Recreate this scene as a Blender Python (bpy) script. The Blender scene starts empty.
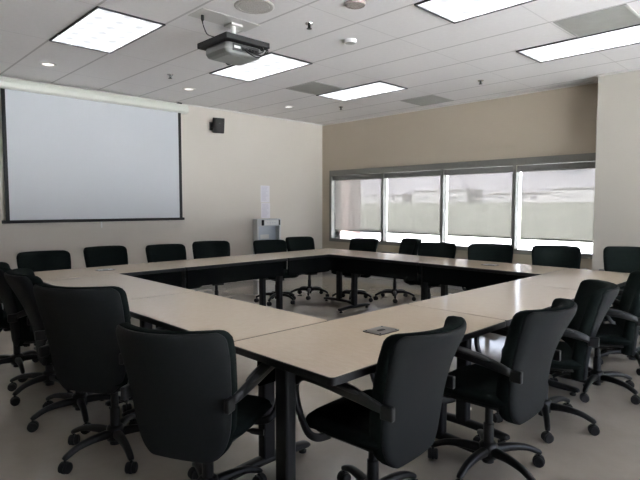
import bpy, bmesh, math, random
from math import sin, cos, pi, radians as R
from mathutils import Vector, Matrix
random.seed(7)
scene = bpy.context.scene
COL = scene.collection
XA, YB, H = -7.607, 7.468, 2.997       # screen wall, window wall, ceiling height
CAMZ = 1.357

# ------------------------------------------------------------------ materials
def mat(name, col, rough=0.6, metal=0.0, spec=0.5, var=0.0, vscale=8.0, bump=0.0, bscale=60.0):
    m = bpy.data.materials.new(name); m.use_nodes = True
    nt = m.node_tree; b = nt.nodes['Principled BSDF']
    b.inputs['Base Color'].default_value = (*col, 1)
    b.inputs['Roughness'].default_value = rough
    b.inputs['Metallic'].default_value = metal
    b.inputs['Specular IOR Level'].default_value = spec
    tc = nt.nodes.new('ShaderNodeTexCoord')
    if var > 0:
        n = nt.nodes.new('ShaderNodeTexNoise'); n.inputs['Scale'].default_value = vscale; n.inputs['Detail'].default_value = 5
        nt.links.new(tc.outputs['Object'], n.inputs['Vector'])
        r = nt.nodes.new('ShaderNodeMapRange'); r.inputs[1].default_value = .25; r.inputs[2].default_value = .75
        r.inputs[3].default_value = 1 - var; r.inputs[4].default_value = 1 + var
        nt.links.new(n.outputs['Fac'], r.inputs[0])
        mx = nt.nodes.new('ShaderNodeVectorMath'); mx.operation = 'SCALE'
        mx.inputs[0].default_value = col
        nt.links.new(r.outputs[0], mx.inputs['Scale'])
        nt.links.new(mx.outputs[0], b.inputs['Base Color'])
    if bump > 0:
        n2 = nt.nodes.new('ShaderNodeTexNoise'); n2.inputs['Scale'].default_value = bscale; n2.inputs['Detail'].default_value = 4
        nt.links.new(tc.outputs['Object'], n2.inputs['Vector'])
        bp = nt.nodes.new('ShaderNodeBump'); bp.inputs['Strength'].default_value = bump; bp.inputs['Distance'].default_value = .004
        nt.links.new(n2.outputs['Fac'], bp.inputs['Height']); nt.links.new(bp.outputs[0], b.inputs['Normal'])
    return m

def emis(name, col, strength):
    m = bpy.data.materials.new(name); m.use_nodes = True
    nt = m.node_tree; b = nt.nodes['Principled BSDF']
    b.inputs['Base Color'].default_value = (.8, .8, .8, 1)
    b.inputs['Emission Color'].default_value = (*col, 1); b.inputs['Emission Strength'].default_value = strength
    return m

M = {}
M['wallA'] = mat('wall_paint_cream', (.62, .575, .51), .8, bump=.15, bscale=150, var=.015, vscale=1.5)
M['wallC'] = mat('wall_paint_light_tan', (.52, .49, .43), .8, bump=.15, bscale=150, var=.015, vscale=1.5)
M['wallB'] = mat('wall_paint_tan', (.50, .435, .34), .8, bump=.15, bscale=150, var=.015, vscale=1.5)
M['base'] = mat('baseboard_vinyl', (.42, .41, .39), .5)
M['fabric'] = mat('charcoal_fabric', (.0095, .0135, .0125), 1.0, spec=.08, var=.12, vscale=40, bump=.5, bscale=400)
M['shell'] = mat('back_shell_fabric', (.0155, .017, .018), .85, spec=.25, var=.06, vscale=60, bump=.4, bscale=500)
M['plastic'] = mat('black_plastic', (.006, .0065, .007), .42, spec=.45, bump=.15, bscale=300)
M['pad'] = mat('armrest_rubber', (.015, .016, .018), .5, spec=.5, bump=.1, bscale=250)
M['steel'] = mat('black_painted_steel', (.007, .007, .008), .45, spec=.4, bump=.05, bscale=100)
M['band'] = mat('black_edge_band', (.009, .009, .009), .45, spec=.35, bump=.05, bscale=100)
M['panel'] = mat('black_panel_laminate', (.004, .005, .005), .85, spec=.1, var=.1, vscale=20)
M['plate'] = mat('grey_power_plate', (.12, .105, .095), .35, metal=.3, bump=.03, bscale=80)
M['slot'] = mat('dark_slot', (.01, .01, .01), .6, bump=.03)
M['frame'] = mat('window_frame_aluminium', (.20, .197, .175), .55, metal=.0, var=.03, vscale=3)
M['rail'] = mat('shade_headrail', (.17, .168, .155), .5, var=.02)
M['screencase'] = mat('screen_case_white', (.66, .67, .60), .4, var=.02)
M['screen'] = mat('projection_fabric', (.60, .615, .64), .85, spec=.15, var=.008, vscale=2)
M['black'] = mat('matte_black', (.012, .012, .012), .7, bump=.05)
M['white'] = mat('white_plastic', (.7, .7, .68), .4, var=.02)
M['projgrey'] = mat('projector_grey', (.23, .235, .225), .4, var=.04, vscale=10)
M['portgrey'] = mat('port_panel_grey', (.05, .052, .05), .5, var=.1)
M['chrome'] = mat('chrome', (.6, .6, .6), .2, metal=1.0, var=.02)
M['trimgrey'] = mat('diffuser_grey', (.43, .43, .40), .6, var=.05)
M['ceilwhite'] = mat('ceiling_fitting_white', (.62, .60, .57), .6, var=.02)
M['cabinet'] = mat('cabinet_light_grey', (.56, .58, .58), .45, var=.02)
M['cabinside'] = mat('cabinet_interior', (.50, .55, .60), .5, var=.02)
M['paper'] = mat('paper_sheet', (.72, .70, .74), .8, var=.02)
M['ink'] = mat('ink_grey', (.50, .48, .55), .8, var=.02)
M['troffer'] = mat('troffer_dark_trim', (.03, .03, .035), .5, var=.05)

# tabletop laminate
def laminate():
    m = mat('beige_maple_laminate', (.60, .49, .38), .14, spec=.5)
    nt = m.node_tree; b = nt.nodes['Principled BSDF']
    tc = nt.nodes.new('ShaderNodeTexCoord'); mp = nt.nodes.new('ShaderNodeMapping'); mp.inputs['Scale'].default_value = (30, 5, 5)
    n = nt.nodes.new('ShaderNodeTexNoise'); n.inputs['Scale'].default_value = 5; n.inputs['Detail'].default_value = 6
    cr = nt.nodes.new('ShaderNodeValToRGB')
    cr.color_ramp.elements[0].position = .3; cr.color_ramp.elements[0].color = (.585, .47, .355, 1)
    cr.color_ramp.elements[1].position = .7; cr.color_ramp.elements[1].color = (.63, .515, .40, 1)
    nt.links.new(tc.outputs['Object'], mp.inputs[0]); nt.links.new(mp.outputs[0], n.inputs['Vector'])
    nt.links.new(n.outputs['Fac'], cr.inputs[0]); nt.links.new(cr.outputs[0], b.inputs['Base Color'])
    return m
M['lam'] = laminate()

def floor_mat():
    m = mat('polished_concrete', (.3, .28, .25), .3, spec=.6)
    nt = m.node_tree; b = nt.nodes['Principled BSDF']
    tc = nt.nodes.new('ShaderNodeTexCoord')
    n = nt.nodes.new('ShaderNodeTexNoise'); n.inputs['Scale'].default_value = 1.6; n.inputs['Detail'].default_value = 8; n.inputs['Roughness'].default_value = .65
    cr = nt.nodes.new('ShaderNodeValToRGB')
    cr.color_ramp.elements[0].position = .3; cr.color_ramp.elements[0].color = (.35, .31, .27, 1)
    cr.color_ramp.elements[1].position = .72; cr.color_ramp.elements[1].color = (.46, .41, .355, 1)
    nt.links.new(tc.outputs['Object'], n.inputs['Vector']); nt.links.new(n.outputs['Fac'], cr.inputs[0])
    nt.links.new(cr.outputs[0], b.inputs['Base Color'])
    n2 = nt.nodes.new('ShaderNodeTexNoise'); n2.inputs['Scale'].default_value = 3; n2.inputs['Detail'].default_value = 6
    mr = nt.nodes.new('ShaderNodeMapRange'); mr.inputs[3].default_value = .07; mr.inputs[4].default_value = .24
    nt.links.new(tc.outputs['Object'], n2.inputs['Vector']); nt.links.new(n2.outputs['Fac'], mr.inputs[0]); nt.links.new(mr.outputs[0], b.inputs['Roughness'])
    b.inputs['Coat Weight'].default_value = .5; b.inputs['Coat Roughness'].default_value = .08
    return m
M['floor'] = floor_mat()

def ceiling_mat():
    m = mat('acoustic_tile', (.6, .58, .57), .9, spec=.2)
    nt = m.node_tree; b = nt.nodes['Principled BSDF']; L = nt.links
    tc = nt.nodes.new('ShaderNodeTexCoord'); sp = nt.nodes.new('ShaderNodeSeparateXYZ'); L.new(tc.outputs['Object'], sp.inputs[0])
    def line(out, off, period, w):
        a = nt.nodes.new('ShaderNodeMath'); a.operation = 'SUBTRACT'; a.inputs[1].default_value = off; L.new(out, a.inputs[0])
        p = nt.nodes.new('ShaderNodeMath'); p.operation = 'PINGPONG'; p.inputs[1].default_value = period / 2; L.new(a.outputs[0], p.inputs[0])
        l = nt.nodes.new('ShaderNodeMath'); l.operation = 'LESS_THAN'; l.inputs[1].default_value = w; L.new(p.outputs[0], l.inputs[0])
        return l.outputs[0]
    a = line(sp.outputs['Y'], 1.742, .6096, .011); c = line(sp.outputs['X'], -1.981, 1.2192, .006)
    c2 = nt.nodes.new('ShaderNodeMath'); c2.operation = 'MULTIPLY'; c2.inputs[1].default_value = .45; L.new(c, c2.inputs[0])
    mx = nt.nodes.new('ShaderNodeMath'); mx.operation = 'MAXIMUM'; L.new(a, mx.inputs[0]); L.new(c2.outputs[0], mx.inputs[1])
    n = nt.nodes.new('ShaderNodeTexNoise'); n.inputs['Scale'].default_value = 25; n.inputs['Detail'].default_value = 6; L.new(tc.outputs['Object'], n.inputs['Vector'])
    cr = nt.nodes.new('ShaderNodeValToRGB')
    cr.color_ramp.elements[0].color = (.76, .74, .73, 1); cr.color_ramp.elements[1].color = (.83, .81, .80, 1)
    L.new(n.outputs['Fac'], cr.inputs[0])
    mix = nt.nodes.new('ShaderNodeMix'); mix.data_type = 'RGBA'
    L.new(mx.outputs[0], mix.inputs[0]); L.new(cr.outputs[0], mix.inputs[6]); mix.inputs[7].default_value = (.53, .51, .50, 1)
    L.new(mix.outputs[2], b.inputs['Base Color'])
    return m
M['ceiling'] = ceiling_mat()

def shade_mat():
    m = bpy.data.materials.new('solar_shade_weave'); m.use_nodes = True
    nt = m.node_tree; nt.nodes.clear(); L = nt.links
    o = nt.nodes.new('ShaderNodeOutputMaterial')
    tr = nt.nodes.new('ShaderNodeBsdfTransparent'); tr.inputs[0].default_value = (1, 1, 1, 1)
    tl = nt.nodes.new('ShaderNodeBsdfTranslucent'); tl.inputs[0].default_value = (.098, .091, .084, 1)
    df = nt.nodes.new('ShaderNodeBsdfDiffuse'); df.inputs[0].default_value = (.36, .34, .32, 1)
    tc = nt.nodes.new('ShaderNodeTexCoord'); mp = nt.nodes.new('ShaderNodeMapping'); mp.inputs['Scale'].default_value = (30, 30, .8)
    n = nt.nodes.new('ShaderNodeTexNoise'); n.inputs['Scale'].default_value = 1.5; n.inputs['Detail'].default_value = 3
    L.new(tc.outputs['Object'], mp.inputs[0]); L.new(mp.outputs[0], n.inputs['Vector'])
    mr = nt.nodes.new('ShaderNodeMapRange'); mr.inputs[1].default_value = .3; mr.inputs[2].default_value = .7; mr.inputs[3].default_value = .028; mr.inputs[4].default_value = .048
    L.new(n.outputs['Fac'], mr.inputs[0])
    m1 = nt.nodes.new('ShaderNodeMixShader'); m1.inputs[0].default_value = .5; L.new(tl.outputs[0], m1.inputs[1]); L.new(df.outputs[0], m1.inputs[2])
    m2 = nt.nodes.new('ShaderNodeMixShader'); L.new(mr.outputs[0], m2.inputs[0]); L.new(m1.outputs[0], m2.inputs[1]); L.new(tr.outputs[0], m2.inputs[2])
    L.new(m2.outputs[0], o.inputs[0])
    return m
M['shade'] = shade_mat()

def glass_mat():
    m = bpy.data.materials.new('window_glass'); m.use_nodes = True
    nt = m.node_tree; nt.nodes.clear(); L = nt.links
    o = nt.nodes.new('ShaderNodeOutputMaterial')
    tr = nt.nodes.new('ShaderNodeBsdfTransparent'); tr.inputs[0].default_value = (.93, .96, .96, 1)
    gl = nt.nodes.new('ShaderNodeBsdfGlossy'); gl.inputs['Roughness'].default_value = .02
    fr = nt.nodes.new('ShaderNodeFresnel'); fr.inputs[0].default_value = 1.45
    mx = nt.nodes.new('ShaderNodeMixShader'); L.new(fr.outputs[0], mx.inputs[0]); L.new(tr.outputs[0], mx.inputs[1]); L.new(gl.outputs[0], mx.inputs[2])
    L.new(mx.outputs[0], o.inputs[0])
    return m
M['glass'] = glass_mat()

def lens_mat(strength):
    m = emis('troffer_lens', (.93, .96, 1.0), strength)
    nt = m.node_tree; b = nt.nodes['Principled BSDF']; L = nt.links
    tc = nt.nodes.new('ShaderNodeTexCoord'); mp = nt.nodes.new('ShaderNodeMapping'); mp.inputs['Scale'].default_value = (1, 1, 1)
    L.new(tc.outputs['Object'], mp.inputs[0])
    b.inputs['Base Color'].default_value = (.3, .3, .3, 1)
    mu = nt.nodes.new('ShaderNodeMath'); mu.operation = 'ADD'
    for k, (ax, sc) in enumerate((('X', 1.65), ('Y', 1.75))):
        w = nt.nodes.new('ShaderNodeTexWave'); w.wave_type = 'BANDS'; w.bands_direction = ax; w.inputs['Scale'].default_value = sc
        w.inputs['Distortion'].default_value = .8; w.inputs['Detail'].default_value = 1; w.inputs['Phase Offset'].default_value = .6
        L.new(mp.outputs[0], w.inputs['Vector']); L.new(w.outputs['Fac'], mu.inputs[k])
    mr = nt.nodes.new('ShaderNodeMapRange'); mr.inputs[1].default_value = .2; mr.inputs[2].default_value = 1.6
    mr.inputs[3].default_value = strength * .58; mr.inputs[4].default_value = strength * 1.5
    L.new(mu.outputs[0], mr.inputs[0]); L.new(mr.outputs[0], b.inputs['Emission Strength'])
    return m
M['lens'] = lens_mat(.62)
M['lamp'] = emis('downlight_lamp', (1, .95, .88), .7)
M['downref'] = mat('downlight_reflector', (.75, .74, .7), .25, metal=.8, var=.02)

# ------------------------------------------------------------------ mesh helpers
def obj(name, bm, m, parent=None, smooth=False, bevel=0, seg=2, sub=0):
    bmesh.ops.recalc_face_normals(bm, faces=bm.faces)
    me = bpy.data.meshes.new(name); bm.to_mesh(me); bm.free()
    me.materials.append(m)
    o = bpy.data.objects.new(name, me); COL.objects.link(o)
    if smooth:
        for p in me.polygons: p.use_smooth = True
    if bevel:
        b = o.modifiers.new('bevel', 'BEVEL'); b.width = bevel; b.segments = seg; b.limit_method = 'ANGLE'; b.angle_limit = R(40)
    if sub:
        s = o.modifiers.new('sub', 'SUBSURF'); s.levels = sub; s.render_levels = sub
    if parent: o.parent = parent
    return o

def box(bm, x0, x1, y0, y1, z0, z1, mtx=None):
    vs = [bm.verts.new((x, y, z)) for z in (z0, z1) for x, y in ((x0, y0), (x1, y0), (x1, y1), (x0, y1))]
    for f in ((0, 3, 2, 1), (4, 5, 6, 7), (0, 1, 5, 4), (1, 2, 6, 5), (2, 3, 7, 6), (3, 0, 4, 7)):
        bm.faces.new([vs[i] for i in f])
    if mtx is not None:
        for v in vs: v.co = mtx @ v.co
    return vs

def bx(x0, x1, y0, y1, z0, z1):
    bm = bmesh.new(); box(bm, x0, x1, y0, y1, z0, z1); return bm

def lathe(bm, prof, n=24, mtx=None):
    rings = []
    for r, z in prof:
        if r < 1e-6: rings.append([bm.verts.new((0, 0, z))])
        else: rings.append([bm.verts.new((r * cos(2 * pi * i / n), r * sin(2 * pi * i / n), z)) for i in range(n)])
    for a, b in zip(rings, rings[1:]):
        for i in range(n):
            j = (i + 1) % n
            if len(a) == 1 and len(b) == 1: continue
            if len(a) == 1: bm.faces.new((a[0], b[i], b[j]))
            elif len(b) == 1: bm.faces.new((a[i], a[j], b[0]))
            else: bm.faces.new((a[i], a[j], b[j], b[i]))
    vs = [v for r_ in rings for v in r_]
    if mtx is not None:
        for v in vs: v.co = mtx @ v.co
    return vs

def catmull(pts, n=6):
    pts = [tuple(p) for p in pts]
    P = [pts[0]] + pts + [pts[-1]]
    out = []
    for i in range(1, len(P) - 2):
        for k in range(n):
            t = k / n
            out.append(tuple(.5 * ((2 * b) + (-a + c) * t + (2 * a - 5 * b + 4 * c - d) * t * t + (-a + 3 * b - 3 * c + d) * t ** 3)
                             for a, b, c, d in zip(P[i - 1], P[i], P[i + 1], P[i + 2])))
    out.append(pts[-1])
    return out

def sweep(bm, path, lateral=None, n=12):
    """path of (x,y,z,a,b): a = half width along the lateral axis, b = half thickness"""
    rings = []
    N = len(path)
    for i, p in enumerate(path):
        p0 = Vector(path[max(i - 1, 0)][:3]); p1 = Vector(path[min(i + 1, N - 1)][:3])
        t = (p1 - p0).normalized()
        lat = Vector(lateral) if lateral else (Vector((0, 0, 1)) if abs(t.z) < .9 else Vector((1, 0, 0)))
        lat = (lat - t * lat.dot(t)).normalized(); nor = t.cross(lat)
        c = Vector(p[:3])
        ring = []
        for k in range(n):
            a = 2 * pi * k / n
            ca, sa = cos(a), sin(a)
            ca = math.copysign(abs(ca) ** .7, ca); sa = math.copysign(abs(sa) ** .7, sa)
            ring.append(bm.verts.new(c + lat * (p[3] * ca) + nor * (p[4] * sa)))
        rings.append(ring)
    for a, b in zip(rings, rings[1:]):
        for k in range(n): bm.faces.new((a[k], a[(k + 1) % n], b[(k + 1) % n], b[k]))
    bm.faces.new(rings[0][::-1]); bm.faces.new(rings[-1])

def rrect(x0, x1, y0, y1, r, n=5):
    pts = []
    for cx, cy, a0 in ((x1 - r, y1 - r, 0), (x0 + r, y1 - r, 90), (x0 + r, y0 + r, 180), (x1 - r, y0 + r, 270)):
        for k in range(n + 1):
            a = R(a0 + 90 * k / n); pts.append((cx + r * cos(a), cy + r * sin(a)))
    return pts

def prism(bm, pts, z0, z1, mtx=None):
    a = [bm.verts.new((x, y, z0)) for x, y in pts]; b = [bm.verts.new((x, y, z1)) for x, y in pts]
    bm.faces.new(a[::-1]); bm.faces.new(b); n = len(pts)
    for i in range(n): bm.faces.new((a[i], a[(i + 1) % n], b[(i + 1) % n], b[i]))
    if mtx is not None:
        for v in a + b: v.co = mtx @ v.co

def tag(o, label=None, cat=None, group=None, kind=None):
    if label: o['label'] = label
    if cat: o['category'] = cat
    if group: o['group'] = group
    if kind: o['kind'] = kind
    return o

def thing(name, label, cat, loc=(0, 0, 0), rz=0, group=None):
    o = bpy.data.objects.new(name, None); COL.objects.link(o); o.empty_display_size = .1
    o.location = loc; o.rotation_euler = (0, 0, R(rz))
    return tag(o, label, cat, group)

def struct(name, bm, m, parent=None, **k):
    o = obj(name, bm, m, parent, **k)
    if parent is None: o['kind'] = 'structure'
    return o

def dup(root, loc, rz, label, group=None):
    r = root.copy(); COL.objects.link(r); r.location = loc; r.rotation_euler = (0, 0, R(rz)); r['label'] = label
    if group: r['group'] = group
    for ch in list(root.children):
        c = ch.copy(); COL.objects.link(c); c.parent = r
        for g in list(ch.children):
            d = g.copy(); COL.objects.link(d); d.parent = c
    return r

# ------------------------------------------------------------------ room shell
XE, YS = 3.2, -3.0       # unseen far sides of the room
T = .2
struct('floor', bx(XA - T, XE + T, YS - T, YB + T, -.15, 0), M['floor'])
struct('ceiling', bx(XA - T, XE + T, YS - T, YB + T, H, H + .15), M['ceiling'])
struct('wall_left', bx(XA - T, XA, YS - T, YB + T, 0, H), M['wallA'])
WZ0, WZ1 = .645, 2.06    # window opening
WX = [-7.375, -6.02, -4.765, -3.525, -2.28]
bm = bmesh.new()
box(bm, XA, WX[0], YB, YB + T, 0, H); box(bm, WX[-1], XE, YB, YB + T, 0, H)
box(bm, WX[0], WX[-1], YB, YB + T, 0, WZ0); box(bm, WX[0], WX[-1], YB, YB + T, WZ1, H)
struct('wall_back', bm, M['wallB'])
JX, JY = -2.315, 7.13
struct('wall_projection', bx(JX, XE, JY, YB, 0, H), M['wallC'])
bm = bmesh.new()      # right wall; unseen window band inferred from the daylight, added and sized to light the room
EY0, EY1, EZ0, EZ1 = .9, 6.7, .14, 2.5
box(bm, XE, XE + T, YS - T, EY0, 0, H); box(bm, XE, XE + T, EY1, YB + T, 0, H)
box(bm, XE, XE + T, EY0, EY1, 0, EZ0); box(bm, XE, XE + T, EY0, EY1, EZ1, H)
struct('wall_right', bm, M['wallA'])
for k in range(4):
    ya, yb = EY0 + 1.45 * k, EY0 + 1.45 * (k + 1)
    bm = bmesh.new()
    box(bm, XE + .02, XE + .12, ya, ya + .05, EZ0, EZ1); box(bm, XE + .02, XE + .12, yb - .05, yb, EZ0, EZ1)
    box(bm, XE + .02, XE + .12, ya + .05, yb - .05, EZ0, EZ0 + .06); box(bm, XE + .02, XE + .12, ya + .05, yb - .05, EZ1 - .06, EZ1)
    w = struct('window_%d' % (k + 5), bm, M['frame'])
    obj('glass', bx(XE + .07, XE + .078, ya + .05, yb - .05, EZ0 + .06, EZ1 - .06), M['glass'], w)
struct('wall_front', bx(XA, XE, YS - T, YS, 0, H), M['wallA'])
struct('baseboard_left', bx(XA, XA + .012, YS, YB, 0, .10), M['base'], bevel=.004)
struct('baseboard_back', bx(XA + .012, JX, YB - .012, YB, 0, .10), M['base'], bevel=.004)
struct('baseboard_projection', bx(JX - .012, XE, JY - .012, JY, 0, .10), M['base'], bevel=.004)
struct('trim_1', bx(XA, XA + .022, YS, YB, H - .022, H), M['ceilwhite'])
struct('trim_2', bx(XA + .022, JX, YB - .022, YB, H - .022, H), M['ceilwhite'])
struct('trim_3', bx(JX - .022, XE, JY - .022, JY, H - .022, H), M['ceilwhite'])

# windows: four bays side by side
for i in range(4):
    x0, x1 = WX[i], WX[i + 1]
    fl = .06 if i == 0 else .028
    fr = .028
    bm = bmesh.new()
    ya, yb = YB - .03, YB + .09
    box(bm, x0, x0 + fl, ya, yb, WZ0, WZ1); box(bm, x1 - fr, x1, ya, yb, WZ0, WZ1)
    box(bm, x0 + fl, x1 - fr, ya, yb, WZ1 - .105, WZ1); box(bm, x0 + fl, x1 - fr, ya, yb, WZ0, WZ0 + .065)
    w = struct('window_%d' % (i + 1), bm, M['frame'])
    obj('glass', bx(x0 + fl, x1 - fr, YB + .05, YB + .058, WZ0 + .065, WZ1 - .105), M['glass'], w)
# roller shades (hung just behind the frame face)
pos_words = ['leftmost window bay beside the room corner', 'second window bay from the left', 'third window bay from the left', 'rightmost window bay beside the wall projection']
for i in range(4):
    x0, x1 = WX[i] + (.06 if i == 0 else .028), WX[i + 1] - .028
    yc = YB + .02
    t = thing('roller_shade', 'translucent grey roller shade drawn down in the ' + pos_words[i], 'window shade', ((x0 + x1) / 2, yc, 1.92), 0, 'roller shades in the windows')
    hw = (x1 - x0) / 2
    obj('headrail', bx(-hw + .004, hw - .004, -.03, .025, -.062, .031), M['rail'], t, bevel=.006)
    # fabric with a slight real thickness, gap at the left jamb
    bm = bmesh.new()
    xl, xr = -hw + .062, hw - .006
    nx, nz = 24, 10; zt, zb = -.06, -1.03
    for yoff in (.0, ):
        g = [[bm.verts.new((xl + (xr - xl) * a / nx, .003 * sin(a * 1.3) * (b / nz), zt + (zb - zt) * b / nz)) for a in range(nx + 1)] for b in range(nz + 1)]
        for b in range(nz):
            for a in range(nx): bm.faces.new((g[b][a], g[b][a + 1], g[b + 1][a + 1], g[b + 1][a]))
    obj('shade_fabric', bm, M['shade'], t, smooth=True)
    obj('hem_bar', bx(xl, xr, -.008, .008, -1.055, -1.028), M['rail'], t, bevel=.004)

# ------------------------------------------------------------------ outdoors
M['pave'] = mat('sunlit_concrete', (.66, .66, .68), .9, var=.05, vscale=1)
M['grass'] = mat('dry_green_grass', (.145, .15, .115), .95, var=.15, vscale=.2)
M['hill'] = mat('distant_hill', (.24, .225, .25), 1, var=.12, vscale=.02)
M['leaf'] = mat('tree_leaf', (.12, .13, .085), .9, var=.2, vscale=3)
M['bark'] = mat('tree_bark', (.12, .09, .06), .9, var=.2, vscale=6)
M['stucco'] = mat('pale_stucco', (.46, .44, .45), .9, var=.05, vscale=.5)
M['brick'] = mat('pink_brick', (.26, .18, .16), .9, var=.08, vscale=4)
M['roof'] = mat('flat_roof', (.35, .33, .33), .9, var=.1)
M['darkwin'] = mat('dark_window_glass', (.05, .06, .08), .15, bump=.02)
GZ = -.3
struct('outdoor_paving', bx(-90, 80, -60, 24.9, GZ - .2, GZ), M['pave'])
bm = bmesh.new()
lr = [[bm.verts.new((x, y, z)) for x in range(-300, 141, 20)] for y, z in ((24.9, GZ - .02), (80, GZ - .02), (105, GZ + 1.0), (132, GZ + 2.6), (240, GZ + 3.0))]
for a_, b_ in zip(lr, lr[1:]):
    for k in range(len(a_) - 1): bm.faces.new((a_[k], a_[k + 1], b_[k + 1], b_[k]))
struct('outdoor_lawn', bm, M['grass'], smooth=True)
bm = bmesh.new()
random.seed(3)
nx = 60
rows = []
for j, (yy, k) in enumerate(((230, 0), (250, .55), (285, 1.0), (330, .8), (360, 0))):
    rows.append([bm.verts.new((-420 + 900 * a / nx, yy, GZ - 1 + k * (24 + 7 * sin(a * .45) + 4 * sin(a * 1.1 + 1) + 2 * sin(a * 2.3)))) for a in range(nx + 1)])
for a_, b_ in zip(rows, rows[1:]):
    for a in range(nx): bm.faces.new((a_[a], a_[a + 1], b_[a + 1], b_[a]))
struct('outdoor_hills', bm, M['hill'], smooth=True)

def building(x0, x1, y0, y1, h, m, label, floors=1, name='building'):
    t = thing(name, label, 'building', ((x0 + x1) / 2, (y0 + y1) / 2, GZ + (2.6 if y0 > 100 else 0)))
    w, d = (x1 - x0) / 2, (y1 - y0) / 2
    obj('wall', bx(-w, w, -d, d, 0, h), m, t)
    obj('roof', bx(-w - .3, w + .3, -d - .3, d + .3, h, h + .35), M['roof'], t)
    nwin = max(2, int((x1 - x0) / 7))
    for f in range(floors):
        for k in range(nwin):
            cx = -w + (k + .5) * 2 * w / nwin; z = 1.0 + f * 3
            obj('window', bx(cx - .7, cx + .7, -d - .08, -d + .05, z + .2, z + 1.0), M['darkwin'], t)
building(-34, -20.7, 22.5, 23.6, 8, M['brick'], 'pinkish brick building outside, seen through the shade of the leftmost window bay', 2)
building(-178, -142, 150, 160, 3.4, M['stucco'], 'long pale building on the horizon seen through the leftmost window bay', 1)
building(-138, -112, 150, 160, 2.9, M['stucco'], 'long pale building on the horizon seen through the second window bay', 1)
building(-104, -84, 145, 155, 4.0, M['stucco'], 'taller pale building on the horizon, seen at the left of the third window bay', 1)
building(-80, -60, 150, 160, 2.8, M['stucco'], 'lower pale building on the horizon, seen behind the third window bay', 1)
building(-56, -40, 140, 150, 3.6, M['stucco'], 'pale building on the horizon, seen at the left of the rightmost window bay', 1)
building(-36, -18, 145, 155, 2.9, M['stucco'], 'low pale building on the horizon, seen at the right of the rightmost window bay', 1)

# ------------------------------------------------------------------ conference tables
TL, TW, TZ = 1.345, .665, .745
def make_table(label):
    """local x along the length; -y is the inner side (modesty panel)"""
    t = thing('conference_table', label, 'table', (0, 0, 0), 0, 'conference tables in the closed ring')
    hx, hy = TL / 2 - .0015, TW / 2 - .0015
    bm = bmesh.new(); prism(bm, rrect(-hx, hx, -hy, hy, .022), TZ - .034, TZ - .0015)
    obj('edge_band', bm, M['band'], t, bevel=.004)
    bm = bmesh.new(); prism(bm, rrect(-hx + .004, hx - .004, -hy + .004, hy - .004, .019), TZ - .006, TZ)
    obj('tabletop', bm, M['lam'], t)
    obj('modesty_panel', bx(-hx + .035, hx - .035, -hy + .045, -hy + .063, .53, TZ - .036), M['panel'], t, bevel=.002)
    for s in (-1, 1):
        x = s * (hx - .13)
        bm = bmesh.new(); prism(bm, rrect(x - .028, x + .028, -.038, .038, .012), .06, TZ - .045)
        box(bm, x - .03, x + .03, -.24, .24, TZ - .05, TZ - .0345)
        leg = obj('leg', bm, M['steel'], t, bevel=.002)
        bm = bmesh.new()
        sweep(bm, catmull([(x, -.28, .034, .027, .012), (x, -.25, .042, .03, .018), (x, 0, .052, .03, .022), (x, .25, .042, .03, .018), (x, .28, .034, .027, .012)], 4), lateral=(1, 0, 0))
        obj('foot', bm, M['steel'], leg, smooth=True)
        for yy in (-.25, .25):
            bm = bmesh.new(); lathe(bm, [(0, 0), (.02, 0), (.022, .012), (.012, .016), (.012, .03), (0, .03)], 14, Matrix.Translation((x, yy, 0)))
            obj('glide', bm, M['black'], leg, smooth=False)
    return t

def add_outlet(t, x=0., y=0., rz=0):
    mt = Matrix.Translation((x, y, TZ)) @ Matrix.Rotation(R(rz), 4, 'Z')
    bm = bmesh.new(); prism(bm, rrect(-.077, .077, -.058, .058, .012), .0, .0055, mt)
    p = obj('power_outlet_plate', bm, M['plate'], t, bevel=.002); p['label'] = 'grey flip-up power outlet plate'
    bm = bmesh.new(); prism(bm, rrect(-.026, .026, -.012, .012, .011), .0055, .0065, mt); obj('finger_slot', bm, M['slot'], p)
    bm = bmesh.new()
    for sx, sy in ((-.06, -.044), (.06, -.044), (.06, .044), (-.06, .044)):
        lathe(bm, [(0, .0055), (.005, .0055), (.004, .007), (0, .007)], 10, mt @ Matrix.Translation((sx, sy, 0)))
    obj('screw', bm, M['slot'], p)

XW0, XE0, YS0, YN0 = -5.285, -1.265, 1.29, 5.325
xin_w, xin_e = XW0 + TW, XE0 - TW
def table_at(base, x, y, rz, label):
    if base is None:
        base = make_table(label); base.location = (x, y, 0); base.rotation_euler = (0, 0, R(rz)); return base
    return dup(base, (x, y, 0), rz, label)
specs = []
# east run (right side of photo): inner side is -x  => local -y -> world -x : rz = -90
ex = XE0 - TW / 2; wx = XW0 + TW / 2; sy = YS0 + TW / 2; ny = YN0 - TW / 2
ys = [YS0 + TL * (k + .5) for k in range(3)]
sx = [xin_e - TL * (k + .5) for k in range(2)]
nx_ = [xin_w + TL * .5 + .0, xin_e - TL * .5]
proto = table_at(None, sx[0], sy, 180, 'beige conference table in the near row, next to the ring corner nearest the camera')
add = [
 (sx[1], sy, 180, 'beige conference table in the near row, further left, before the left corner', 0),
 (ex, ys[0], -90, 'beige conference table forming the nearest corner of the ring, outlet plate in its top', 1),
 (ex, ys[1], -90, 'beige conference table in the middle of the right-hand run, between two table seams', 0),
 (ex, ys[2], -90, 'beige conference table at the far right corner of the ring, near the wall projection', 0),
 (wx, ys[0], 90, 'beige conference table at the left ring corner below the screen, outlet plate in its top', 1),
 (wx, ys[1], 90, 'beige conference table in the middle of the run along the projection screen wall', 0),
 (wx, ys[2], 90, 'beige conference table at the far corner of the ring, in front of the grey cabinet', 0),
 (nx_[0], ny, 0, 'beige conference table in the window-side run, nearer the room corner', 0),
 (nx_[1], ny, 0, 'beige conference table in the window-side run with an outlet plate in its top', 1),
]
outs = []
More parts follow.
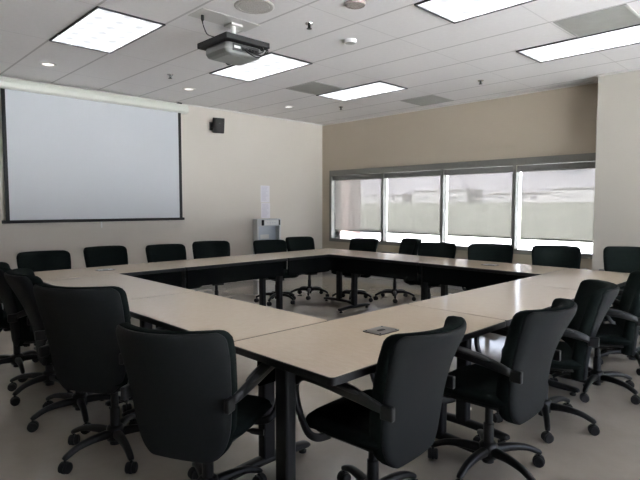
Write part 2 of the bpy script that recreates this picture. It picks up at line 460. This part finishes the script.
for x, y, rz, lb, o_ in add:
    t = table_at(proto, x, y, rz, lb)
    if o_: outs.append(t)
for ch in outs[0].children:
    if ch.name.startswith('modesty'): ch.scale.x = .84
    if ch.name.startswith('leg') and ch.data.vertices[0].co.x > 0: ch.location.x += .065
add_outlet(outs[0], 0, .01, 0); add_outlet(outs[1], 0, 0, 0); add_outlet(outs[2], 0, 0, 0)

# ------------------------------------------------------------------ office chair
BZ0, BZ1 = .318, .882
def back_hw(z):
    """half width of the backrest outline at height z"""
    v = (z - BZ0) / (BZ1 - BZ0)
    w = .220 + .031 * min(1, max(0, v - .2) / .6) ** .9
    rt = .05; d = BZ1 - z
    if d < rt: w -= rt - math.sqrt(max(0, rt * rt - (rt - d) ** 2))
    rb = .16; e = z - BZ0
    if e < rb:
        q = 1 - e / rb
        w -= (.115) * (1 - math.sqrt(max(0, 1 - q * q)))
    return max(w, .02)
def back_mid(u, z):
    v = (z - BZ0) / (BZ1 - BZ0)
    y = -.205 - .125 * v - .045 * v * v + .03 * sin(pi * min(1, v * 1.1)) 
    return y + (.03 + .078 * v * v) * (abs(u) ** 2.1)
def pad(t_front, t_back, rim, inset=0.0, rimf=None):
    rimf = rim if rimf is None else rimf
    bm = bmesh.new(); NU, NZ = 22, 26
    zs = []
    for j in range(NZ + 1):
        q = .5 - .5 * cos(pi * j / NZ); zs.append(BZ0 + inset + (BZ1 - BZ0 - 2 * inset) * q)
    F, B = [], []
    for j, z in enumerate(zs):
        hw = max(back_hw(z) - inset, .012)
        f_, b_ = [], []
        vz = min(1, min(z - zs[0], zs[-1] - z) / .035)
        for i in range(NU + 1):
            u = -1 + 2 * i / NU; u = sin(u * pi / 2) * .5 + u * .5
            edge = min(1, (1 - abs(u)) * hw / .035, vz); k = math.sqrt(max(0, 1 - (1 - edge) ** 2))
            y0 = back_mid(u * hw / .245, z)
            f_.append(bm.verts.new((u * hw, y0 + rimf + (t_front - rimf) * k, z)))
            b_.append(bm.verts.new((u * hw, y0 - rim - (t_back - rim) * k, z)))
        F.append(f_); B.append(b_)
    for G in (F, B):
        for j in range(NZ):
            for i in range(NU): bm.faces.new((G[j][i], G[j][i + 1], G[j + 1][i + 1], G[j + 1][i]))
    for j in range(NZ):
        for i in (0, NU): bm.faces.new((F[j][i], F[j + 1][i], B[j + 1][i], B[j][i]))
    for i in range(NU):
        for j in (0, NZ): bm.faces.new((F[j][i], F[j][i + 1], B[j][i + 1], B[j][i]))
    return bm

def seat_bm():
    bm = bmesh.new(); NU, NV = 18, 18
    Tp, Bt = [], []
    for j in range(NV + 1):
        v = -1 + 2 * j / NV; v = sin(v * pi / 2) * .5 + v * .5
        tr, br = [], []
        for i in range(NU + 1):
            u = -1 + 2 * i / NU; u = sin(u * pi / 2) * .5 + u * .5
            # superellipse footprint
            k = (abs(u) ** 5 + abs(v) ** 5) ** (1 / 5) / max(abs(u), abs(v)) if max(abs(u), abs(v)) > 1e-4 else 1.0
            x, y = u * .245 / k, v * .24 / k + .015
            e = min(1, (1 - max(abs(u), abs(v))) / .25); ed = math.sqrt(max(0, 1 - (1 - e) ** 2))
            wf = -.03 * max(0, (v - .45) / .55) ** 2
            dish = -.012 * (1 - u * u) * (1 - v * v)
            tr.append(bm.verts.new((x, y, .43 + wf + .042 * ed + dish))); br.append(bm.verts.new((x * .99, y * .99, .43 + wf - .03 * ed)))
        Tp.append(tr); Bt.append(br)
    for G in (Tp, Bt):
        for j in range(NV):
            for i in range(NU): bm.faces.new((G[j][i], G[j][i + 1], G[j + 1][i + 1], G[j + 1][i]))
    for j in range(NV):
        for i in (0, NU): bm.faces.new((Tp[j][i], Tp[j + 1][i], Bt[j + 1][i], Bt[j][i]))
    for i in range(NU):
        for j in (0, NV): bm.faces.new((Tp[j][i], Tp[j][i + 1], Bt[j][i + 1], Bt[j][i]))
    return bm

UP = {'seat', 'seat_pan', 'backrest', 'back_shell', 'armrest', 'tilt_mechanism', 'height_lever', 'back_support'}
def make_chair(label):
    t = thing('office_chair', label, 'chair', (0, 0, 0), 0, 'black office chairs around the tables')
    obj('seat', seat_bm(), M['fabric'], t, smooth=True)
    bm = bmesh.new(); prism(bm, rrect(-.2, .2, -.19, .2, .07), .385, .41); obj('seat_pan', bm, M['plastic'], t, bevel=.008)
    obj('backrest', pad(.066, .002, .004, rimf=.034), M['fabric'], t, smooth=True)
    bm = pad(.003, .016, .004, .004)
    for v in bm.verts: v.co.y -= .008
    sh = obj('back_shell', bm, M['shell'], t, smooth=True); sh['label'] = 'dark grey outer back shell'
    bm = bmesh.new()
    sweep(bm, catmull([(0, -.05, .372, .04, .009), (0, -.14, .368, .04, .009), (0, -.205, .372, .036, .009)], 5), lateral=(1, 0, 0))
    obj('back_support', bm, M['steel'], t, smooth=True)
    for s in (-1, 1):
        bm = bmesh.new()
        path = [(s * .225, -.215, .585, .016, .010), (s * .252, -.185, .606, .020, .011), (s * .268, -.10, .632, .026, .012), (s * .272, .02, .648, .027, .013),
                (s * .272, .10, .652, .025, .013), (s * .271, .165, .645, .021, .013), (s * .269, .205, .608, .017, .013), (s * .267, .208, .55, .016, .012), (s * .266, .185, .48, .016, .011),
                (s * .262, .145, .41, .016, .011), (s * .235, .115, .385, .018, .009), (s * .17, .10, .380, .018, .008)]
        sweep(bm, catmull(path, 5), lateral=(1, .0, 0) if False else None, n=14)
        a = obj('armrest', bm, M['plastic'], t, smooth=True)
        bm = bmesh.new()
        sweep(bm, catmull([(s * .262, -.125, .640, .014, .006), (s * .270, -.09, .650, .024, .009), (s * .274, .02, .665, .027, .010), (s * .273, .10, .668, .025, .010), (s * .272, .15, .662, .018, .007)], 5), lateral=(1, 0, 0), n=14)
        obj('arm_pad', bm, M['pad'], a, smooth=True)
        bm = bmesh.new(); box(bm, s * .235 - .012, s * .235 + .012, -.262, -.205, .555, .61)
        obj('arm_bracket', bm, M['plastic'], a, bevel=.006)
    bm = bmesh.new(); prism(bm, rrect(-.075, .075, -.10, .11, .02), .335, .386); obj('tilt_mechanism', bm, M['steel'], t, bevel=.006)
    bm = bmesh.new(); sweep(bm, catmull([(.06, .03, .362, .005, .005), (.17, .04, .360, .005, .005), (.2, .045, .358, .014, .006), (.25, .05, .356, .014, .006)], 4), n=10)
    obj('height_lever', bm, M['plastic'], t, smooth=True)
    bm = bmesh.new(); lathe(bm, [(0, .05), (.030, .05), (.032, .12), (.026, .125), (.026, .25), (.020, .255), (.020, .36), (0, .36)], 20)
    obj('gas_column', bm, M['plastic'], t)
    bm = bmesh.new(); lathe(bm, [(0, .07), (.045, .075), (.05, .10), (.045, .145), (.033, .155), (0, .155)], 20)
    obj('base_hub', bm, M['plastic'], t, smooth=True)
    for k in range(5):
        a = 2 * pi * k / 5 + .3
        d = Vector((cos(a), sin(a), 0)); l = Vector((-sin(a), cos(a), 0))
        P = lambda r, z, w, h: (d.x * r, d.y * r, z, w, h)
        bm = bmesh.new()
        sweep(bm, catmull([P(.03, .112, .024, .024), P(.12, .118, .021, .020), P(.21, .108, .018, .016), P(.275, .082, .016, .014), P(.292, .07, .012, .010)], 5), lateral=tuple(l), n=12)
        leg = obj('base_leg', bm, M['plastic'], t, smooth=True)
        bm = bmesh.new()
        c = d * .285
        ra = a + (.9, -1.3, 2.0, .4, -.6)[k]
        ax = Matrix.Translation((c.x, c.y, .028)) @ Matrix.Rotation(ra, 4, 'Z') @ Matrix.Rotation(pi / 2, 4, 'X')
        for s in (-1, 1):
            lathe(bm, [(0, s * .006), (.024, s * .006), (.028, s * .010), (.028, s * .022), (.022, s * .027), (0, s * .027)], 18, ax)
        lathe(bm, [(0, -.027), (.008, -.027), (.008, .027), (0, .027)], 10, ax)
        lathe(bm, [(0, .028), (.007, .028), (.007, .078), (0, .078)], 10, Matrix.Translation((c.x, c.y, 0)))
        # hood
        lathe(bm, [(.0305, -.006), (.0305, .006), (.012, .006), (.012, -.006), (.0305, -.006)], 18, ax)
        obj('caster', bm, M['black'], leg)
    return t

chairs = [
 # x, y, heading, height offset, base swing, label
 (-4.70, 1.13, 0, .05, 'black office chair at the left frame edge, showing little but its wheels'),
 (-4.05, 1.18, -10, .07, 'black office chair in the near row, its back cut by the left photo edge'),
 (-3.42, 1.17, -10, .08, 'black office chair in the near row, second back from the left edge'),
 (-2.785, 1.135, 31, .09, 'black office chair in the near row with broad curved back, third from left edge'),
 (-1.955, 1.205, 28, .01, 'black office chair seen from behind at front left, largest back in the photo'),
 (-1.415, 1.70, 94, .01, 'black office chair turned sideways at the near corner of the tables'),
 (-1.25, 2.42, 92, .02, 'black office chair on the right with its whole five-star base in view'),
 (-1.30, 3.22, 116, .01, 'edge-on black office chair right behind the one whose whole base shows'),
 (-1.26, 4.06, 112, .0, 'black office chair on the right, its back cut by the right photo edge'),
 (-1.26, 4.95, 100, .0, 'furthest black office chair on the right side, mostly hidden at the right edge'),
 (-1.54, 5.92, 200, .04, 'black office chair in front of the wall projection at the far right'),
 (-2.20, 5.68, 203, .03, 'black office chair in front of the rightmost window bay'),
 (-2.84, 5.42, 205, .03, 'black office chair beside the window-side outlet plate'),
 (-3.70, 5.52, 190, .0, 'black office chair at the second window mullion, third from the room corner'),
 (-4.60, 5.99, 152, .0, 'narrow-looking black office chair at the first window mullion, second from the room corner'),
 (-4.98, 5.50, 180, .0, 'black office chair in the window row nearest the room corner'),
 (-5.64, 5.27, -96, .0, 'black office chair just right of the grey wall cabinet'),
 (-5.62, 4.62, -106, -.02, 'lower black office chair directly in front of the grey wall cabinet'),
 (-5.76, 3.72, -108, .0, 'black office chair right of the projection screen edge'),
 (-5.60, 3.05, -92, .0, 'black office chair under the right part of the projection screen'),
 (-5.82, 2.43, -86, .0, 'black office chair under the middle of the projection screen'),
 (-5.60, 1.68, -92, .0, 'black office chair under the left part of the projection screen'),
]
chair0 = None
base_turn = {6: 18}
feet = []
for o in [q for q in COL.objects if q.name.startswith('conference_table')]:
    mt = Matrix.Translation(o.location) @ Matrix.Rotation(o.rotation_euler.z, 4, 'Z')
    for sx_ in (-1, 1):
        for k in range(9): feet.append(mt @ Vector((sx_ * (TL / 2 - .13), -.28 + .07 * k, 0)))
placed = []
def best_swing(x, y, rz):
    best = None
    for sw in range(-36, 36, 4):
        pts = [Vector((x + .285 * cos(R(rz + sw) + 2 * pi * k / 5 + .3), y + .285 * sin(R(rz + sw) + 2 * pi * k / 5 + .3), 0)) for k in range(5)]
        d = min([(p - q).length for p in pts for q in feet + placed] or [9])
        if best is None or d > best[0]: best = (d, sw, pts)
    placed.extend(best[2])
    return best[1]
for i, (x, y, rz, dz, lb) in enumerate(chairs):
    if chair0 is None:
        chair0 = make_chair(lb)
        c = chair0; c.location = (x, y, 0); c.rotation_euler = (0, 0, R(rz))
    else: c = dup(chair0, (x, y, 0), rz, lb)
    d0 = chairs[0][3]
    rnd = random.Random(50 + i); swing = best_swing(x, y, rz) if i not in base_turn else base_turn[i]
    for ch in c.children:
        nm = ch.name.split('.')[0]
        if nm in UP: ch.location.z = dz if nm.startswith('back') else min(dz, .03)
        if nm in ('base_leg', 'base_hub'): ch.rotation_euler.z = R(swing)

# ------------------------------------------------------------------ projection screen on the left wall
t = thing('projection_screen', 'large pull-down projection screen with black borders on the left wall', 'projection screen', (XA + .024, 2.96, 2.9))
SX = .035                        # fabric distance off the wall
def loc_box(y0, y1, z0, z1, x0, x1): return bx(x0, x1, y0 - 2.96, y1 - 2.96, z0 - 2.9, z1 - 2.9)
bm = bmesh.new()
prof = [(.0, 2.83), (.09, 2.83), (.115, 2.85), (.12, 2.90), (.105, 2.95), (.075, 2.965), (0, 2.965)]
a = [bm.verts.new((x, 1.60 - 2.96, z - 2.9)) for x, z in prof]; b = [bm.verts.new((x, 4.345 - 2.96, z - 2.9)) for x, z in prof]
bm.faces.new(a); bm.faces.new(b[::-1])
for k in range(len(prof)): bm.faces.new((a[k], a[(k + 1) % len(prof)], b[(k + 1) % len(prof)], b[k]))
for v in bm.verts: v.co.x += .002
case = obj('screen_case', bm, M['screencase'], t, bevel=.006)
obj('case_bracket', loc_box(4.20, 4.26, 2.963, 2.99, 0, .06), M['steel'], case)
obj('screen_fabric', loc_box(1.79, 4.202, 1.165, 2.84, SX, SX + .003), M['screen'], t)
obj('black_border', loc_box(1.745, 1.792, 1.165, 2.84, SX - .001, SX + .004), M['black'], t)
obj('black_border', loc_box(4.20, 4.25, 1.165, 2.84, SX - .001, SX + .004), M['black'], t)
obj('bottom_bar', loc_box(1.70, 4.28, 1.13, 1.17, SX - .012, SX + .018), M['black'], t, bevel=.006)
bm = loc_box(2.945, 2.965, 1.04, 1.13, SX, SX + .004); obj('pull_tab', bm, M['white'], t)

# wall speaker
t = thing('wall_speaker', 'small black loudspeaker on a bracket high on the left wall beside the screen', 'speaker', (XA, 4.86, 2.69))
bm = bmesh.new(); box(bm, 0, .10, -.03, .03, -.02, .02); box(bm, .001, .012, -.05, .05, -.07, .07); obj('bracket', bm, M['steel'], t, bevel=.004)
mt = Matrix.Translation((.17, .02, 0)) @ Matrix.Rotation(R(-20), 4, 'Z') @ Matrix.Rotation(R(10), 4, 'Y')
bm = bmesh.new(); box(bm, -.075, .075, -.085, .085, -.125, .125, mt); obj('cabinet', bm, M['black'], t, bevel=.012)
bm = bmesh.new(); box(bm, .075, .083, -.075, .075, -.115, .115, mt); obj('grille', bm, mat('speaker_grille', (.02, .02, .02), .8, bump=.8, bscale=300), t, bevel=.003)
bm = bmesh.new(); box(bm, .083, .085, -.012, .012, .03, .045, mt); obj('badge', bm, M['portgrey'], t)

# ------------------------------------------------------------------ grey cabinet with open bay and device; papers on wall
CX1 = -7.46; cy0, cy1, cz = 5.69, 6.24, 1.12
t = thing('equipment_cabinet', 'tall light grey metal cabinet with an open bay against the left wall', 'cabinet', (XA + .013, (cy0 + cy1) / 2, 0))
D = CX1 - XA - .013; hw = (cy1 - cy0) / 2
bm = bmesh.new()
box(bm, 0, D, -hw, -hw + .035, 0, cz); box(bm, 0, D, hw - .035, hw, 0, cz)
box(bm, 0, D, -hw + .035, hw - .035, cz - .02, cz); box(bm, 0, D, -hw + .035, hw - .035, .60, .63)
box(bm, 0, D, -hw + .035, hw - .035, .0, .03)
obj('body', bm, M['cabinet'], t, bevel=.003)
obj('back_panel', bx(0, .015, -hw + .035, hw - .035, .03, cz - .02), M['cabinside'], t)
d = obj('door', bx(D - .02, D + .0, -hw + .038, hw - .038, .035, .597), M['cabinet'], t, bevel=.003)
obj('handle', bx(D, D + .02, hw - .09, hw - .075, .38, .50), M['chrome'], d, bevel=.004)
obj('fascia', bx(D - .03, D + .004, -hw + .035, hw - .035, cz - .13, cz - .02), M['cabinet'], t, bevel=.003)
obj('wall_label', bx(.015, .018, -.12, .08, .75, .83), M['white'], t)
t2 = thing('control_unit', 'white control unit with black ends on top front of the grey cabinet', 'control unit', (CX1 + .006, (cy0 + cy1) / 2 + .02, cz - .118))
obj('housing', bx(0, .035, -.17, .17, 0, .095), M['white'], t2, bevel=.006)
bm = bmesh.new(); box(bm, 0, .038, -.205, -.17, -.0, .10); box(bm, 0, .038, .17, .205, -.0, .10); obj('end_cap', bm, M['black'], t2, bevel=.005)
bm = bmesh.new()
for k in range(4): box(bm, .035, .037, -.1 + k * .055, -.075 + k * .055, .04, .055)
obj('button', bm, M['ink'], t2)
def sheet(z0, z1, y0, y1, label):
    t = thing('paper_notice', label, 'notice', (XA, (y0 + y1) / 2, z0), 0)
    obj('paper', bx(.001, .003, -(y1 - y0) / 2, (y1 - y0) / 2, 0, z1 - z0), M['paper'], t)
    bm = bmesh.new(); rnd = random.Random(int(z0 * 100)); z = z1 - z0 - .025; w = (y1 - y0) / 2 - .02
    while z > .02:
        box(bm, .003, .0034, -w, -w + 2 * w * rnd.uniform(.55, 1), z, z + .005); z -= .016
    obj('text_lines', bm, M['ink'], t)
sheet(1.42, 1.73, 5.88, 6.09, 'upper white paper notice taped on the wall above the grey cabinet')
sheet(1.13, 1.41, 5.89, 6.10, 'lower white paper notice taped on the wall above the grey cabinet')

# ------------------------------------------------------------------ ceiling fittings
def troffer(x, y, label):
    t = thing('ceiling_light', label, 'ceiling light', (x, y, H), 0, 'recessed fluorescent ceiling lights')
    hx, hy = .6096, .3048
    bm = bmesh.new()
    for (a0, a1, b0, b1) in ((-hx, hx, -hy, -hy + .014), (-hx, hx, hy - .014, hy), (-hx, -hx + .014, -hy + .014, hy - .014), (hx - .014, hx, -hy + .014, hy - .014)):
        box(bm, a0, a1, b0, b1, -.014, -.0005)
    obj('trim_frame', bm, M['troffer'], t)
    obj('lens', bx(-hx + .014, hx - .014, -hy + .014, hy - .014, -.007, -.0005), M['lens'], t)
LP = [(-5.028, 2.047, 'lit rectangular ceiling light above the projection screen, at upper left'),
      (-5.028, 3.876, 'lit rectangular ceiling light behind the projector'),
      (-5.028, 5.705, 'lit rectangular ceiling light nearest the room corner'),
      (-1.965, 3.876, 'lit rectangular ceiling light cut by the top edge of the photo'),
      (-1.965, 5.705, 'lit rectangular ceiling light at upper right, beside a grey air grille'),
      (-1.965, 2.047, 'lit rectangular ceiling light above the near table corner, out of frame'),
      (-1.965, .218, 'lit rectangular ceiling light above the camera, out of frame'),
      (-5.028, .218, 'lit rectangular ceiling light left of the frame over the near row'),
      (1.10, 3.876, 'lit rectangular ceiling light right of the frame')]
for l in LP: troffer(*l)

def downlight(x, y, label):
    t = thing('recessed_downlight', label, 'downlight', (x, y, H), 0, 'small round downlights by the screen wall')
    bm = bmesh.new(); lathe(bm, [(.062, -.0005), (.09, -.0005), (.088, -.006), (.064, -.008), (.062, -.0005)], 28); obj('trim_ring', bm, M['ceilwhite'], t)
    bm = bmesh.new(); lathe(bm, [(0, -.0005), (.062, -.0005), (.06, -.004), (0, -.004)], 28); obj('lamp', bm, M['lamp'], t)
downlight(-6.60, 2.02, 'small round downlight above the left part of the screen case')
downlight(-6.60, 3.85, 'small round downlight above the right end of the screen case')
downlight(-6.62, 5.72, 'small round downlight nearest the room corner')

def diffuser(x, y, label, slats=True):
    t = thing('air_vent', label, 'air vent', (x, y, H), 0, 'square grey ceiling air vents')
    h = .292
    bm = bmesh.new()
    for (a0, a1, b0, b1) in ((-h, h, -h, -h + .02), (-h, h, h - .02, h), (-h, -h + .02, -h + .02, h - .02), (h - .02, h, -h + .02, h - .02)): box(bm, a0, a1, b0, b1, -.008, -.0005)
    obj('frame', bm, M['trimgrey'], t)
    bm = bmesh.new(); box(bm, -h + .02, h - .02, -h + .02, h - .02, -.003, -.0005)
    n = 24
    for k in range(n):
        yy = -h + .03 + k * (2 * h - .06) / (n - 1)
        box(bm, -h + .02, h - .02, yy - .004, yy + .004, -.007, -.003)
    obj('grille', bm, M['trimgrey'], t)
diffuser(-5.333, 5.095, 'square grey ceiling air vent beside the ceiling light nearest the room corner')
diffuser(-4.724, 6.924, 'square grey ceiling air vent close to the window wall')
diffuser(-1.66, 5.095, 'square grey ceiling air vent beside the ceiling light at upper right')

def sprinkler(x, y, label):
    t = thing('fire_sprinkler', label, 'sprinkler', (x, y, H), 0, 'fire sprinkler heads in the ceiling')
    bm = bmesh.new(); lathe(bm, [(0, -.0005), (.038, -.0005), (.035, -.008), (0, -.008)], 18); obj('escutcheon', bm, M['chrome'], t)
    bm = bmesh.new(); lathe(bm, [(0, -.008), (.009, -.008), (.007, -.04), (0, -.04)], 10)
    box(bm, -.014, -.010, -.003, .003, -.045, -.01); box(bm, .010, .014, -.003, .003, -.045, -.01); obj('frame_arms', bm, M['portgrey'], t)
    bm = bmesh.new(); lathe(bm, [(0, -.046), (.024, -.046), (.024, -.049), (0, -.049)], 14); obj('deflector', bm, M['portgrey'], t)
sprinkler(-6.05, 3.27, 'small sprinkler head between the first two downlights, above the screen case end')
sprinkler(-3.50, 3.27, 'small sprinkler head right of the projector')
sprinkler(-6.02, 6.34, 'small sprinkler head close to the room corner')
sprinkler(-3.49, 6.33, 'small sprinkler head above the window wall, centre right')

def ceiling_disc(name, x, y, r, label, cat, m1, m2, drop=.02):
    t = thing(name, label, cat, (x, y, H))
    bm = bmesh.new(); lathe(bm, [(0, -.0005), (r, -.0005), (r, -drop * .4), (r * .93, -drop), (r * .78, -drop), (r * .78, -drop * .7), (0, -drop * .7)], 36); obj('housing', bm, m1, t)
    bm = bmesh.new(); lathe(bm, [(0, -drop * .7), (r * .77, -drop * .7), (r * .76, -drop * .95), (0, -drop * 1.1)], 36); obj('grille', bm, m2, t)
gr = mat('perforated_grille', (.43, .41, .38), .6, var=.25, vscale=90)
gr2 = mat('perforated_grille_dark', (.33, .29, .26), .6, var=.35, vscale=60)
ceiling_disc('ceiling_speaker', -3.52, 2.67, .165, 'round perforated ceiling speaker above the projector', 'speaker', gr, gr, .01)
ceiling_disc('ceiling_speaker', -2.90, 3.22, .085, 'small round perforated ceiling grille at the top edge of the photo', 'speaker', gr2, gr2, .02)
ceiling_disc('smoke_detector', -3.56, 3.88, .065, 'small round smoke detector on the ceiling below the perforated grille', 'smoke detector', M['white'], M['trimgrey'], .035)

# ------------------------------------------------------------------ ceiling projector
PX, PY, PZ = -3.985, 2.785, 2.80
t = thing('ceiling_projector', 'grey projector under a black mounting shelf hanging from the ceiling', 'projector', (PX, PY, H))
zz = PZ - H
bm = bmesh.new(); box(bm, -.10, .14, -.40, .20, -.004, -.0005); obj('ceiling_plate', bm, M['ceilwhite'], t, bevel=.003)
bm = bmesh.new(); box(bm, -.06, .06, -.06, .06, -.03, -.0125); lathe(bm, [(0, -.12), (.024, -.12), (.024, -.012), (0, -.012)], 16); obj('mount_pole', bm, M['ceilwhite'], t)
bm = bmesh.new(); lathe(bm, [(0, zz + .02), (.032, zz + .02), (.032, -.10), (0, -.10)], 16); obj('pole_coupling', bm, M['black'], t)
bm = bmesh.new(); prism(bm, rrect(-.235, .235, -.235, .235, .01), zz - .025, zz + .022); obj('mount_shelf', bm, M['black'], t, bevel=.003)
# projector body: rounded-bottom box
bm = bmesh.new()
prof = []
for (w, z) in ((.17, zz - .026), (.178, zz - .045), (.178, zz - .085), (.165, zz - .115), (.13, zz - .128)): prof.append((w, z))
rings = []
for w, z in prof:
    k = w / .178
    rings.append([bm.verts.new((x, y, z)) for x, y in rrect(-.175 * k, .175 * k, -.195 * k, .195 * k, .035 * k)])
for a, b in zip(rings, rings[1:]):
    n = len(a)
    for i in range(n): bm.faces.new((a[i], a[(i + 1) % n], b[(i + 1) % n], b[i]))
bm.faces.new(rings[0]); bm.faces.new(rings[-1][::-1])
body = obj('projector_body', bm, M['projgrey'], t, smooth=False, bevel=.006)
bp = obj('connector_panel', bx(.17, .181, -.13, .15, zz - .095, zz - .035), M['portgrey'], t, bevel=.002)
bm = bmesh.new(); box(bm, .181, .184, -.12, -.055, zz - .075, zz - .055); obj('label_plate', bm, M['white'], bp)
bm = bmesh.new()
for k in range(5): box(bm, .181, .19, -.035 + k * .036, -.015 + k * .036, zz - .085, zz - .06)
obj('socket', bm, M['black'], bp)
mtl = Matrix.Translation((-.172, .07, zz - .075)) @ Matrix.Rotation(-pi / 2, 4, 'Y')
bm = bmesh.new(); lathe(bm, [(0, 0), (.045, 0), (.045, .02), (.038, .022), (.034, .01), (0, .012)], 24, mtl); obj('lens', bm, M['black'], t)
bm = bmesh.new()
for (ya, yb, sag) in ((.02, .16, .05), (-.01, .19, .085), (.05, .21, .06)):
    sweep(bm, catmull([(.185, ya, zz - .07, .005, .005), (.235, ya + .02, zz - .075 - sag * .5, .005, .005), (.25, (ya + yb) / 2, zz - .05 - sag, .005, .005), (.235, yb, zz - .06, .005, .005), (.19, yb - .01, zz - .005, .005, .005), (.14, yb - .06, zz + .028, .005, .005)], 6), n=8)
obj('video_cables', bm, M['black'], t, smooth=True)
bm = bmesh.new()
sweep(bm, catmull([(.02, -.33, -.0125, .012, .012), (.02, -.33, -.05, .012, .012), (.018, -.33, -.065, .005, .005), (.01, -.31, -.11, .004, .004), (.0, -.27, -.155, .004, .004), (.0, -.2, zz + .035, .004, .004), (.0, -.12, zz + .03, .004, .004)], 6), n=8)
obj('power_cord', bm, M['black'], t, smooth=True)

# ------------------------------------------------------------------ light
w = bpy.data.worlds.new('World'); scene.world = w; w.use_nodes = True
bg = w.node_tree.nodes['Background']; bg.inputs[0].default_value = (.80, .83, 1.0, 1); bg.inputs[1].default_value = 2.4
sun = bpy.data.lights.new('sun', 'SUN'); sun.energy = 66.0; sun.angle = R(1); sun.color = (1, .97, .96)
so = bpy.data.objects.new('sun', sun); COL.objects.link(so)
so.rotation_euler = Vector((.2, .5, -.85)).to_track_quat('-Z', 'Y').to_euler()

# ------------------------------------------------------------------ camera
cam = bpy.data.cameras.new('camera'); co = bpy.data.objects.new('camera', cam); COL.objects.link(co)
cam.sensor_width = 36; cam.lens = 518.76 / 640 * 36; cam.clip_end = 1000; cam.clip_start = .05
yw, pt, rl = R(45.78), R(3.764), R(.02)
F = Vector((-sin(yw) * cos(pt), cos(yw) * cos(pt), -sin(pt))); Rt = Vector((cos(yw), sin(yw), 0)); U = Rt.cross(F)
Rr = cos(rl) * Rt + sin(rl) * U; Ur = -sin(rl) * Rt + cos(rl) * U
m = Matrix((Rr, Ur, -F)).transposed().to_4x4(); m.translation = (0, 0, CAMZ)
co.matrix_world = m
scene.camera = co
vs = scene.view_settings
vs.view_transform = 'Standard'; vs.look = 'None'; vs.gamma = 1; vs.use_curve_mapping = False; vs.exposure = 1.12
